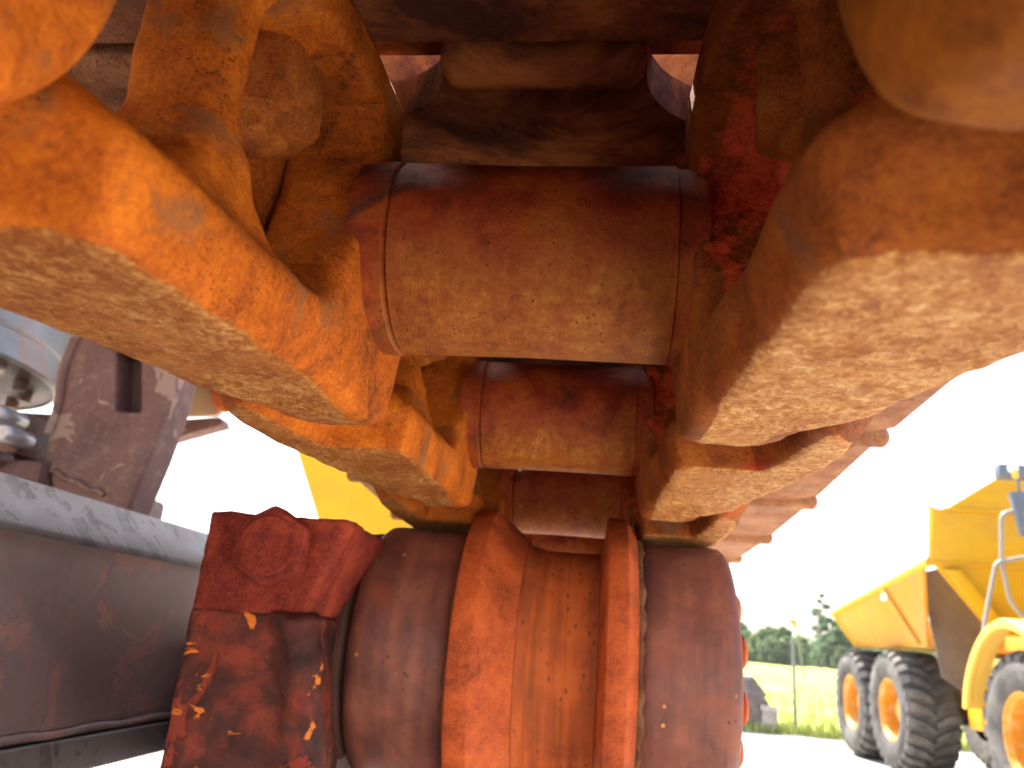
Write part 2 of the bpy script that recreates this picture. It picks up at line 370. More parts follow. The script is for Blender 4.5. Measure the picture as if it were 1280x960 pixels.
M['bucket_worn'] = simple('pale_worn_steel', (.36, .33, .30), .2, 9, .4, .4, .1, .002)
M['post'] = simple('galvanised_post', (.20, .21, .19), .15, 12, .5, .3, .1, .002)
M['bark'] = simple('tree_bark', (.10, .075, .055), .3, 3, .9, 0., .5, .02)
def leaf_mat(name, a, b, c_):
    m = NT(name); g = m.n('ShaderNodeNewGeometry')
    c = m.ramp(g.outputs['Random Per Island'], [(0., a), (.5, b), (1., c_)])
    m.out(c, .6, None, 0., .3)
    tr = m.n('ShaderNodeBsdfTranslucent'); m.l(c, tr.inputs[0]); mx = m.n('ShaderNodeMixShader'); mx.inputs[0].default_value = .5
    m.l(m.b.outputs[0], mx.inputs[1]); m.l(tr.outputs[0], mx.inputs[2]); m.l(mx.outputs[0], m.t.nodes['Material Output'].inputs[0])
    return m.m
M['leaf'] = leaf_mat('broad_leaves', (.06, .10, .03), (.08, .13, .035), (.12, .19, .05))
M['leaf_blue'] = leaf_mat('blue_green_leaves', (.05, .105, .04), (.075, .145, .05), (.11, .19, .07))
M['leaf_pale'] = leaf_mat('pale_leaves', (.10, .15, .03), (.14, .20, .045), (.19, .25, .06))
def gravel_mat():
    m = NT('pale_gravel'); v = m.coord(rand=False)
    n = m.noise(v, 1.2, 6, .6); f = m.noise(v, 38, 6, .7); s = m.voro(v, 55)
    c = m.ramp(m.math('ADD', m.math('MULTIPLY', n, .5), m.math('MULTIPLY', f, .5)), [(.34, (.38, .345, .30)), (.52, (.50, .47, .42)), (.68, (.60, .575, .53))])
    return m.out(c, .9, m.bump(m.math('ADD', s, f), .7, .012), 0., .3)
M['gravel'] = gravel_mat()
def meadow_mat():
    m = NT('meadow_grass'); v = m.coord(rand=False)
    n = m.noise(v, .12, 8, .65); f = m.noise(v, 3.5, 6, .7)
    c = m.ramp(m.math('ADD', m.math('MULTIPLY', n, .55), m.math('MULTIPLY', f, .45)), [(.36, (.17, .25, .025)), (.5, (.28, .34, .045)), (.64, (.44, .43, .14))])
    return m.out(c, .9, m.bump(f, .8, .08), 0., .2)
M['meadow'] = meadow_mat()

# ------------------------------------------------------------------ ground
bm = bmesh.new()
N = 40
pts = [[None] * (N + 1) for _ in range(N + 1)]
for i in range(N + 1):
    for j in range(N + 1):
        a, b = (i / N * 2 - 1), (j / N * 2 - 1)
        x, y = math.copysign(abs(a) ** 3 * 420, a), math.copysign(abs(b) ** 3 * 420, b)
        pts[i][j] = bm.verts.new((x, y, GZ))
for i in range(N):
    for j in range(N): bm.faces.new((pts[i][j], pts[i + 1][j], pts[i + 1][j + 1], pts[i][j + 1]))
tag(from_bm('gravel_yard', bm, M['gravel']), kind='structure')
bm = bmesh.new(); rows = []
for y in [18.0, 19, 21, 25, 32, 45, 70, 100, 140, 200, 260, 330, 400]:
    t = min(1, max(0, (y - 18.4) / 110)); z = GZ + .02 + 1.10 * t * t * (3 - 2 * t)
    rows.append([bm.verts.new((x + (0 if y > 20 else random.uniform(-.1, .1)), y + (0 if y > 20 else .35 * math.sin(x * 1.9) + .2 * math.sin(x * .7)), z)) for x in np.linspace(-400, 400, 13) * (1 if y > 100 else .25)])
for A, B in zip(rows, rows[1:]):
    for k in range(12): bm.faces.new((A[k], A[k + 1], B[k + 1], B[k]))
tag(from_bm('meadow', bm, M['meadow'], None, 60), kind='structure')
# grass tufts along the near meadow edge and through the near field
def tufts():
    n = 5200; V = []; F = []
    for i in range(n):
        y = 17.9 + (random.random() ** 2.2) * 26; x = random.uniform(.05, .62) * y + random.uniform(-.6, .6)
        if i % 4 == 0: y = 18.1 + random.uniform(-.35, .5); x = random.uniform(1.5, 9)
        t = min(1, max(0, (y - 18.4) / 110)); z = GZ + .015 + 1.10 * t * t * (3 - 2 * t)
        h = random.uniform(.07, .22) * (1 + y / 60); a = random.uniform(0, PI); dx, dy = math.cos(a) * .02 * h / .2, math.sin(a) * .02
        lx, ly = random.gauss(0, .3) * h, random.gauss(0, .3) * h; k = len(V)
        V += [(x - dx, y - dy, z), (x + dx, y + dy, z), (x + lx, y + ly, z + h)]; F.append((k, k + 1, k + 2))
    me = bpy.data.meshes.new('tall_grass'); me.from_pydata(V, [], F); return me
m = NT('grass_blades'); g = m.n('ShaderNodeNewGeometry')
M['grass'] = m.out(m.ramp(g.outputs['Random Per Island'], [(0, (.24, .30, .04)), (.5, (.36, .40, .08)), (1, (.50, .48, .20))]), .7, None, 0, .2)
tag(meshob('tall_grass', tufts(), M['grass']), kind='stuff')

# ================================================================== TRACK CHAIN
PITCH = .272; WH = .070                     # half the gap between the two link plates
RAIL = [(0, .026), (.004, .033), (.025, .034), (.0285, .029), (.0295, -.006), (.034, -.017), (.050, -.021), (.058, -.032), (.062, -.08),
        (.066, -.12), (.071, -.18), (.072, -.225), (.067, -.252), (.056, -.268), (.049, -.268), (.046, -.200), (.041, -.180), (.003, -.173), (.0, -.165)]
_L = rng.random((40, 40, 40))
def vnoise(x, y, z, s):
    p = [np.asarray(q) * s + 200.3 for q in (x, y, z)]; i = [np.floor(q).astype(int) for q in p]; f = [q - k for q, k in zip(p, i)]
    f = [q * q * (3 - 2 * q) for q in f]; r = 0
    for a in (0, 1):
        for b in (0, 1):
            for c in (0, 1):
                r = r + _L[(i[0] + a) % 40, (i[1] + b) % 40, (i[2] + c) % 40] * (f[0] if a else 1 - f[0]) * (f[1] if b else 1 - f[1]) * (f[2] if c else 1 - f[2])
    return r - .5
WIN1 = [(-.095, .052), (-.096, .004), (-.090, -.020), (-.078, -.037), (-.064, -.036), (-.051, -.022), (-.040, -.003), (-.031, .016), (-.028, .036), (-.034, .052)]
WIN2 = [(-.117, .050), (-.116, .004), (-.121, -.013), (-.134, -.022), (-.160, -.027), (-.186, -.022), (-.205, -.004), (-.208, .046)]
def link_sdf(x, y, z, blind=False, nose=False):
    xc = .017 + .037 * sstep(.035, .20, -y)
    far = np.hypot(y, z) - .064; near = np.hypot(y + PITCH, z) - .054
    body = smax(sbox2(y, z, -.145, .012, .147, .058, .014), np.where(y < -PITCH, np.hypot(y + PITCH, np.minimum(z, 0)) - .045, -1.), .006)
    prof = smin(smin(far, near, .012), body, .012)
    th = .0145 + .004 * sstep(.075, .03, np.abs(y)) + .006 * sstep(-.012, -.050, z) * sstep(-.02, -.09, y)
    # inner face leans out from the foot of the window to the inner edge of the rail
    lean = np.clip((.004 - z) / .048, 0, 1) * np.clip(xc - th - .0065, 0, 1) * sstep(-.205, -.170, y)
    d = smax(prof, np.maximum(x - xc - th, xc - th - lean - x), .010)
    # bosses round the bushing and the pin
    d = smin(d, smax(np.hypot(y, z) - .0645, np.abs(x - .0165) - .0165, .026 if nose else .009), .006)
    if not nose: d = smin(d, smax(np.hypot(y, z) - .047, np.abs(x - .005) - .0125, .003), .016)
    d = smin(d, smax(np.hypot(y + PITCH, z) - .051, np.abs(x - .053) - .016, .008), .010)
    # shoe pad along the top, rail along the bottom
    d = smin(d, np.maximum(sbox2(y, z, -.145, .0615, .142, .0095, .004), np.abs(x - xc) - .027), .014)
    rail = smax(spoly(x, y, RAIL), np.abs(z + .0545) - .0125, .007)
    if nose: rail = smax(rail, y + .045, .02)
    d = smin(d, rail, .020)
    # two bolt windows with rolled edges
    pk = (x - xc - th + .006) if blind else -1.
    d = smax(d, -smax(spoly(y, z, WIN1) - .001, pk, .006), .007)
    d = smax(d, -smax(spoly(y, z, WIN2) - .001, pk, .006), .008)
    d = d + .0014 * vnoise(x, y, z, 42) + .0007 * vnoise(x, y, z, 130)
    d = smax(d, -x - .0075, .004)
    d = smax(d, z - .0715, .002)
    return d
def make_link(side, h=.0021, **kw):
    fn = lambda x, y, z: link_sdf(x, y, z, **kw)
    P, Q = surface_nets(fn, (-.016, -.350, -.080), (.102, .080, .080), h)
    wear = sstep(-.0605, -.0645, P[:, 2]) * sstep(-.0005, .005, -spoly(P[:, 0], P[:, 1], RAIL))
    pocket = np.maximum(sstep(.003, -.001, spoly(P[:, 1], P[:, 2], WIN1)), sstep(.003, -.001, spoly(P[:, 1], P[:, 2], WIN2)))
    P[:, 0] += WH
    if side < 0: P[:, 0] *= -1; Q = Q[:, ::-1]
    me = np_mesh('link_plate', P, Q, True, wear)
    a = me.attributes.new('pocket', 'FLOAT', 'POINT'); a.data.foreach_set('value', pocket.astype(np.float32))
    return me
me_right = make_link(1, blind=True); me_left = make_link(-1)
nose_right = make_link(1, .003, blind=True, nose=True); nose_left = make_link(-1, .003, nose=True)
nose_right.materials.append(None); nose_left.materials.append(None)

def hexpts(r, rot=0): return [(r * math.cos(PI / 3 * k + rot), r * math.sin(PI / 3 * k + rot)) for k in range(6)]
def shoe_plate():
    xl, xr, y0, y1 = -.318, .321, -.304, -.049
    out = [(xl, y1 - .03), (xl + .03, y1), (xr - .03, y1), (xr, y1 - .03), (xr, y0)]
    def notch(cx, rx, ry): return [(cx + rx * math.cos(a), y0 + ry * math.sin(a)) for a in np.linspace(0, PI, 17)]
    out += notch(.088, .044, .040) + notch(-.084, .043, .033) + [(xl, y0)]
    bm = bmesh.new(); add_prism(bm, out, 'z', .0725, .092); return bm

def build_segment():
    t = empty('track_segment')
    lr = meshob('link_plate', me_right, M['link_shaded'], t); lr['label'] = 'brown right link plate with painted-in shade and patches of red rust'
    meshob('link_plate', me_left, M['link'], t)
    r = .041
    lathe('bushing', [(-.069, r - .006), (-.069, r + .0005), (-.0600, r + .0005), (-.0556, r + .0005), (-.0550, r - .0002), (-.0546, r - .0012), (-.0541, r - .0014), (-.0536, r - .0008), (-.053, r), (0, r - .0006), (.0575, r), (.058, r - .0008), (.0605, r - .0010), (.069, r - .001), (.069, r - .006)], M['bushing'], t, 96)
    bm = bmesh.new(); add_lathe(bm, [(-.145, .022), (-.144, .024), (.144, .024), (.145, .022)], 24, 'x', (0, -PITCH, 0)); from_bm('pin', bm, M['nut'], t, 32)
    sh = from_bm('track_shoe', shoe_plate(), M['shoe'], t, 40)
    for nm, segs in (('lip', ((-.328, -.1275), (-.0405, .0435), (.1325, .331))),):
        for a, b in segs:
            lathe(nm, [(a, .006), (a + .003, .010), (a + .006, .0115), (b - .006, .0115), (b - .003, .010), (b, .006)], M['shoe'], sh, 20, 'x', (0, -.306, .0765))
    prism('overlap_strip', [(-.062, .0925), (-.010, .0935), (-.010, .104), (-.062, .104)], 'x', -.318, .321, M['shoe'], sh, .002, 1)
    prism('grouser', [(-.252, .0915), (-.236, .0915), (-.239, .150), (-.249, .150)], 'x', -.316, .319, M['shoe'], sh, .003, 1)
    for sx in (-1, 1):
        for yc, xo in ((-.061, .034), (-.166, .050)):
            xx = sx * (WH + xo)
            bm = bmesh.new(); add_prism(bm, [(p[0] + xx, p[1] + yc) for p in hexpts(.0262, .35)], 'z', .026, .058, .003, 2)
            n = from_bm('nut', bm, M['nut'], t, 35)
            lathe('bolt_end', [(.020, .010), (.022, .0145), (.0272, .015)], M['nut'], n, 18, 'z', (xx, yc, 0))
    return t
AX = [(.056, .125), (.295, .1536), (.5665, .1640), (.838, .1525), (1.108, .1335), (1.378, .1215), (1.650, .1180), (1.922, .1190)]
LAB = ['nearest rusty track segment, its blurred pin bosses filling the top corners of the photo',
       'big orange track segment with the nut in its window and the widest bushing',
       'second rusty track segment, its bushing just below the widest bushing',
       'third rusty track segment resting on the carrier roller flanges',
       'fourth track segment just past the carrier roller, bushing barely showing over its groove',
       'fifth track segment behind the carrier roller, second smallest visible shoe end',
       'sixth track segment far behind the roller, shoe end near the roller corner',
       'last and farthest track segment, mostly hidden behind the carrier roller']
BACK = [(-.222, .098), (-.494, .088), (-.766, .092)]  # unseen run of chain, added to block skylight from behind the camera
BLAB = ['track segment overhead beside the camera, out of the photo', 'track segment behind the camera, out of the photo', 'hindmost track segment behind the camera, out of the photo']
seg0 = build_segment()
CX = -.031
for k, (y, z) in enumerate(AX):
    o = seg0 if k == 1 else copy_tree(seg0)
    o.location = (CX, y, z)
    p = AX[k - 1] if k > 1 else ((.0245, .127) if k == 1 else (-.22, .095))
    o.rotation_euler = (math.atan2(z - p[1], y - p[0]), 0, 0)
    if k == 0:
        for c in o.children:
            if c.type == 'MESH' and c.name.startswith('link_plate'):
                right = bool(c.get('label')); c.data = nose_right if right else nose_left
                c.data.materials[0] = M['nose'] if right else M['link']
                if right: c['label'] = 'bronze brown rounded link end'
    tag(o, LAB[k], 'track segment', 'segments of the rusty track chain')

for k, (y, z) in enumerate(BACK):
    o = copy_tree(seg0); o.location = (CX, y, z); p = (BACK + [(-1.04, .10)])[k + 1]
    o.rotation_euler = (math.atan2(z - p[1], y - p[0]), 0, 0); tag(o, BLAB[k], 'track segment', 'segments of the rusty track chain')

# ================================================================== CARRIER ROLLER
ro = empty('carrier_roller', (0, .70, -.015)); tag(ro, 'rusty carrier roller with two raised flanges holding up the track chain', 'roller')
rr = random.Random(3)
for a, b in ((-.182, -.101), (.037, .112)):
    e = .010
    s = 1 if a > 0 else -1
    prof = [(a, .08), (a, .095), (a + .0015, .1005), (a + .006, .1042), (a + .012, .105), (b - .012, .105), (b - .006, .1042), (b - .0015, .1005), (b, .095), (b, .08)]
    lathe('tread', prof, M['tread'], ro, 128)
lathe('flange', [(-.1005, .09), (-.1005, .1215), (-.0995, .1242), (-.0975, .125), (-.0845, .125), (-.0830, .1246), (-.0818, .1232), (-.066, .1095), (-.058, .1035), (-.054, .0995)], M['flange'], ro, 128, cap=False)
lathe('flange', [(.0075, .0935), (.0095, .100), (.0122, .1232), (.0132, .1246), (.0145, .125), (.0255, .125), (.0282, .1245), (.0295, .1225), (.0365, .111), (.0365, .09)], M['flange'], ro, 128, cap=False)
lathe('groove', [(-.0538, .070), (-.0538, .0985), (-.052, .0970), (-.047, .0950), (-.044, .0955), (-.040, .0932), (-.018, .0930), (-.0168, .0922), (-.015, .0930), (.003, .0932), (.0072, .0945), (.0072, .07)], M['hub'], ro, 128)
cp = lathe('end_cap', [(.1123, .078), (.1145, .078), (.1155, .074), (.1155, .03), (.1165, .0)], M['flange'], ro, 48, cap=False)
for k in range(10):
    a = 2 * PI * k / 10 + .3
    bm = bmesh.new(); add_lathe(bm, [(.1150, .0125), (.1180, .0125), (.1205, .009), (.1215, .002)], 14, 'x', (0, .064 * math.cos(a), .064 * math.sin(a))); from_bm('cap_bolt', bm, M['flange'], cp, 40)
for xs, rad in ((-.1012, .1040), (.0372, .1040)):
    V = []; F = []; n_, k_ = 220, 6
    for i in range(n_):
        a = 2 * PI * i / n_; th_ = .0022 + .0028 * abs(math.sin(i * .37) * math.sin(i * .113 + xs * 90)) + random.random() * .0011
        for q in range(k_): b = 2 * PI * q / k_; V.append((xs + th_ * 1.1 * math.cos(b), (rad + th_ * math.sin(b)) * math.cos(a), (rad + th_ * math.sin(b)) * math.sin(a)))
    for i in range(n_):
        for q in range(k_): F.append((i * k_ + q, i * k_ + (q + 1) % k_, ((i + 1) % n_) * k_ + (q + 1) % k_, ((i + 1) % n_) * k_ + q))
    me = bpy.data.meshes.new('packed_dirt'); me.from_pydata(V, [], F); me.polygons.foreach_set('use_smooth', [True] * len(F)); meshob('packed_dirt', me, M['grit'], ro)
lathe('shaft', [(-.26, .05), (-.215, .05), (-.215, .066), (-.208, .070), (-.205, .096), (-.188, .098), (-.1835, .092)], M['dirt'], ro, 40)

# ------------------------------------------------------------------ bracket that clamps the roller shaft
br = empty('roller_bracket', (-.214, .60, -.05)); tag(br, 'dark red rusty clamp bracket with a hex bolt head, left of the carrier roller', 'bracket')
def loc(f, c): return lambda x, y, z: f(x + c[0], y + c[1], z + c[2])
bc = (-.214, .60, -.05)
def cap_sdf(x, y, z):
    d = sbox3(x, y, z, (-.2155, .602, .0375), (.0595, .070, .0345), .003)
    d = smax(d, (x + .192 - .37 * (z - .008)) / 1.066, .008)
    d0 = smin(d, np.hypot(np.hypot(np.maximum(np.abs(x + .202) - .004, 0), y - .532) * 1., 0) - .005 + 9 * np.maximum(0, np.abs(z - .036) - .028), .012)
    w = .0022 * vnoise(x, y, z, 60) + .0012 * vnoise(x, y, z, 170)
    return d + w
def low_sdf(x, y, z):
    d = sbox3(x, y, z, (-.2330, .605, -.133), (.0420, .073, .1385), .003)
    rib = np.maximum(np.hypot(x + .198 + .02 * np.sin(z * 14), y - .537) - .0135, np.abs(z + .14) - .143)
    d = smin(d, rib, .012)
    w = .0024 * vnoise(x, y, z, 60) + .0013 * vnoise(x, y, z, 170)
    return d + w
for nm, fn, lo, hi, mt in (('clamp_cap', cap_sdf, (-.285, .515, .0), (-.135, .680, .080), M['bracket']), ('clamp_body', low_sdf, (-.285, .515, -.276), (-.140, .686, .012), M['bracket_low'])):
    P, Q = surface_nets(fn, lo, hi, .0028)
    meshob(nm, np_mesh(nm, P - np.array(bc), Q), mt, br)
bm = bmesh.new(); add_prism(bm, [(p[0] - .222 - bc[0], p[1] + .049 - bc[2]) for p in hexpts(.0285, PI / 2)], 'y', -.082, -.062, .003, 2)
bh = from_bm('bolt_head', bm, M['bracket'], br, 35)
bm = bmesh.new(); add_lathe(bm, [(-.0832, .0), (-.0832, .0195), (-.0815, .0212), (-.0815, .0216)], 28, 'y', (-.222 - bc[0], 0, .049 - bc[2]), False); from_bm('bolt_face', bm, M['bracket'], bh, 30)
prism('mounting_arm', [(-.17 - bc[0], .05), (-.25 - bc[0], .05), (-.455 - bc[0], .30), (-.455 - bc[0], .42)], 'z', -.10, .02, M['beam'], br, .004)

# ------------------------------------------------------------------ frame beam on the left
fb = empty('frame_beam', (-.45, .6, 0)); tag(fb, 'brown painted steel frame beam with a grey bevelled top edge at lower left', 'steel beam')
prism('web', [(0, .060), (0, -.112), (-.20, -.112), (-.20, .095), (-.036, .095)], 'y', -.75, .9, M['beam'], fb, .002, 1)
prism('bevel_strip', [(.0035, .056), (-.0345, .098), (-.044, .098), (-.044, .090), (-.004, .050), (.0035, .050)], 'y', -.75, .9, M['beam_edge'], fb, .0015, 1)
prism('bottom_flange', [(.010, -.110), (.010, -.140), (-.20, -.140), (-.20, -.1135), (-.006, -.1135)], 'y', -.75, .9, M['beam_edge'], fb, .002, 1)
bm = bmesh.new(); add_tube(bm, [(.002, yy, -.106 + .0012 * math.sin(yy * 60)) for yy in np.linspace(-.72, .88, 60)], .0035, 8); from_bm('weld_bead', bm, M['beam'], fb, 60)

# ------------------------------------------------------------------ lug, base, slewing ring, deck of the machine
lg = empty('lug_plate', (-.766, 1.10, .05)); tag(lg, 'brown steel lug plate with a dark slot standing behind the frame beam', 'lug plate')
ox, oz = -.766, .05
def lug_sdf(x, y, z):
    X, Z = x + ox, z + oz
    prof = spoly(X, Z, [(-.870, .52), (-.853, .228), (-.835, .192), (-.80, .10), (-.71, .10), (-.685, .225), (-.672, .316), (-.672, .52)]) - .004
    d = smax(prof, np.abs(y - .03) - .032, .006)
    slot = np.maximum(sbox2(X + .25 * (Z - .33), Z, -.745, .345, .022, .052, .006), -(y - .035) - .06)
    d = smax(d, -slot, .004)
    return d
P, Q = surface_nets(lug_sdf, (-.12, -.02, .03), (.11, .08, .46), .004)
meshob('plate', np_mesh('plate', P, Q), M['lug'], lg)
box('slot_back', (-.03, .045, .2), (.06, .075, .42), M['dirt'], lg, .003)
bm = bmesh.new(); add_tube(bm, [(-.092 + .004 * math.sin(k), -.004, .20 + .024 * k) for k in range(10)], .007, 8)
add_tube(bm, [(-.070 + .012 * k, -.004, .142 - .004 * k + .003 * math.sin(k * 2)) for k in range(9)], .004, 8); from_bm('weld_bead', bm, M['lug'], lg, 60)
ca = empty('carbody', (-1.2, 1.2, .05)); tag(ca, 'brown steel carbody base with dirt caked bolts, far left above the beam', 'machine base')
box('base_block', (-.5, -.12, -.12), (.36, .25, .155), M['lug'], ca, .012)
box('cross_plate', (-.5, .15, .155), (.28, .25, .30), M['dirt'], ca, .01)
for k, (bx, bz) in enumerate(((.29, .215), (.31, .185), (.285, .150))):
    bm = bmesh.new(); add_prism(bm, [(p[0] + bx, p[1] + bz) for p in hexpts(.016, k)], 'y', -.16, -.10, .003, 1); from_bm('bolt', bm, M['bolt'] if k < 2 else M['lug'], ca, 35)
box('clamp_lug', (.20, -.10, .165), (.295, .05, .235), M['lug'], ca, .006)
rg = empty('slewing_ring', (-1.40, 1.20, .40)); tag(rg, 'worn silver slewing ring of the machine at the far left edge', 'slewing ring')
lathe('outer_race', [(0, .354), (0, .360), (.004, .365), (.05, .365), (.054, .361), (.060, .365), (.20, .365), (.204, .36)], M['silver'], rg, 96, 'z', cap=False)
lathe('inner_race', [(.012, .001), (.012, .27), (.006, .28), (.004, .3535)], M['dirt'], rg, 64, 'z', cap=False)
for k in range(20):
    a = 2 * PI * k / 20 + .1
    bm = bmesh.new(); add_prism(bm, [(p[0] + .305 * math.cos(a), p[1] + .305 * math.sin(a)) for p in hexpts(.014, a)], 'z', -.016, .008, .002, 1); from_bm('bolt', bm, M['bolt'] if k % 7 == 0 else M['dirt'], rg, 35)
dk = empty('swing_deck', (-1.6, 1.2, .62)); tag(dk, 'dark underside of the machine swing deck above the silver ring', 'machine deck')
box('deck_plate', (-1.2, -1.0, .04), (.82, .75, .08), M['dirt'], dk, .006)
box('cross_rib', (-1.15, .65, -.10), (.30, .70, .039), M['dirt'], dk, .004)
box('unseen_housing', (-1.18, -2.6, .085), (.80, .72, 1.30), M['yellow'], dk, .05)  # unseen upper body, added to shade the ground on the left
def dkp(p): return (p[0] + 1.6, p[1] - .62)
prism('guard_plate', [dkp(p) for p in ((-1.30, .659), (-1.00, .659), (-.94, .545), (-.905, .520), (-.94, .470), (-1.085, .459), (-1.25, .50))], 'y', .55, .57, M['tan'], dk, .004)
prism('guard_edge', [dkp(p) for p in ((-.965, .535), (-.925, .528), (-.874, .494), (-.915, .474), (-.945, .490))], 'y', .535, .5495, M['flange'], dk, .005)
prism('guard_brace', [dkp(p) for p in ((-1.12, .455), (-.945, .475), (-.935, .455), (-1.12, .390))], 'y', .58, .63, M['lug'], dk, .004)
prism('guard_step', [dkp(p) for p in ((-1.04, .60), (-.955, .585), (-.950, .530), (-.97, .535))], 'y', .52, .5345, M['rim'], dk, .004)
tf = empty('unseen_frame_body', (.40, 0, -.55)); tf.parent = fb
box('unseen_frame_box', (-.25, -2.4, -.22), (.27, 2.2, .06), M['beam'], tf, .02)  # unseen track frame, added to block ground bounce from below
box('roller_pedestal', (-.215, -.06, .05), (-.125, .07, .30), M['bracket_low'], tf, .006)
box('cross_member', (-1.6, -.3, -.16), (-.255, .35, .04), M['beam'], tf, .02)
# yellow body panel seen between the rail and the bracket
yb = empty('yellow_hopper', (-1.5, 6.0, GZ)); tag(yb, 'big flat yellow body panel of a machine seen between bracket and rail', 'machine body')
prism('front_panel', [(.12, .55), (.95, .55), (.95, 2.75), (-1.05, 2.92)], 'y', 0, .05, M['yellow'], yb, .008)
prism('side_panel', [(.02, .55), (1.6, .55), (1.6, 2.80), (.02, 2.80)], 'x', .955, 1.0, M['yellow'], yb, .008)
prism('floor_panel', [(.05, .55), (1.6, .55), (1.6, .60), (.05, .60)], 'x', -.6, .95, M['yellow'], yb, .005)
for xx in (-.5, .7): box('skid', (xx, .1, 0), (xx + .16, 1.5, .548), M['slate'], yb, .01)

# ================================================================== DUMP TRUCK
TX = 4.55
tk = empty('dump_truck', (6.0, 11.5, GZ)); tag(tk, 'yellow articulated dump truck with grey tyres parked on the right', 'dump truck')
def T(p): return (p[0] - 6.0, p[1] - 11.5, p[2] - GZ)
def poly_plate(name, pts, th, mat, parent, bev=.006):
    """thick plate through world points (planar polygon), thickness along its normal"""
    V = [Vector(T(p)) for p in pts]; c = sum(V, Vector()) / len(V)
    nrm = Vector()
    for a, b in zip(V, V[1:] + V[:1]): nrm += (a - c).cross(b - c)
    nrm.normalize(); bm = bmesh.new()
    A = [bm.verts.new(v + nrm * th / 2) for v in V]; B = [bm.verts.new(v - nrm * th / 2) for v in V]; n = len(V)
    fs = [bm.faces.new(A), bm.faces.new(B[::-1])] + [bm.faces.new((A[i], B[i], B[(i + 1) % n], A[(i + 1) % n])) for i in range(n)]
    bmesh.ops.recalc_face_normals(bm, faces=fs)
    if bev: bmesh.ops.bevel(bm, geom=list({e for f in fs for e in f.edges}), offset=bev, segments=2, affect='EDGES', profile=.5)
    return from_bm(name, bm, mat, parent, 35)
def mir(pts): return [(12.0 - p[0], p[1], p[2]) for p in pts]
bd = empty('dump_body'); bd.parent = tk
# headboard (three folded sheets), inclined forward a little
fw = [[(4.50, 11.0, 1.44), (7.50, 11.0, 1.44), (7.44, 10.96, 2.16), (4.56, 10.96, 2.16)],
      [(4.72, 10.96, 2.16), (7.28, 10.96, 2.16), (6.40, 10.90, 2.74), (5.60, 10.90, 2.74)],
      [(4.54, 11.03, 1.44), (7.46, 11.03, 1.44), (6.70, 11.22, .58), (5.30, 11.22, .58)]]
for f in fw: poly_plate('headboard_sheet', f, .05, M['yellow'], bd)
for z, y, a in ((2.16, 10.92, 1.30), (1.44, 10.97, 1.46)): tube('headboard_fold', [T((6 - a, y, z)), T((6 + a, y, z))], .022, M['yellow'], bd, 8)
for mr in (lambda p: p, mir):
    # corner post, side walls and their stiffeners
    poly_plate('corner_gusset', mr([(4.50, 11.02, 1.42), (4.56, 10.98, 2.20), (4.70, 11.12, 2.20), (4.64, 11.2, 1.42)]), .05, M['yellow'], bd)
    poly_plate('side_wall', mr([(4.50, 11.0, 1.44), (4.50, 15.35, .94), (4.78, 15.0, .385), (4.78, 12.0, .385), (4.50, 11.2, 1.37)]), .05, M['chute'], bd)
    tube('top_rail', [T(p) for p in mr([(4.49, 10.98, 1.45), (4.49, 15.36, .945)])], .06, M['yellow'], bd, 10)
    tube('tail_edge', [T(p) for p in mr([(4.49, 15.36, .945), (4.77, 15.0, .38)])], .04, M['yellow'], bd, 8)
    poly_plate('side_rib', mr([(4.47, 12.62, 1.22), (4.47, 12.78, 1.20), (4.73, 12.28, .42), (4.73, 12.12, .42)]), .07, M['chute'], bd)
    poly_plate('headboard_brace', mr([(4.64, 10.96, 1.36), (4.84, 10.94, 1.36), (5.50, 11.10, .58), (5.30, 11.12, .58)]), .09, M['yellow'], bd)
    lathe('marker_lamp', [(0, .0), (-.02, .045), (.03, .05)], M['lamp'], bd, 16, 'x', T(mr([(4.44, 12.62, 1.08)])[0]), False)
    poly_plate('mud_flap', mr([(4.72, 11.92, 1.40), (5.04, 11.92, 1.50), (5.62, 11.88, .76), (5.42, 11.86, .475), (5.17, 11.84, -.21), (4.87, 11.86, .0)]), .04, M['flap'], tk)
poly_plate('floor_sheet', [(4.80, 12.0, .40), (7.20, 12.0, .40), (7.20, 15.0, .40), (4.80, 15.0, .40)], .05, M['chute'], bd)
poly_plate('tail_sheet', [(4.80, 14.98, .41), (7.20, 14.98, .41), (7.5, 15.35, .94), (4.5, 15.35, .94)], .05, M['chute'], bd)
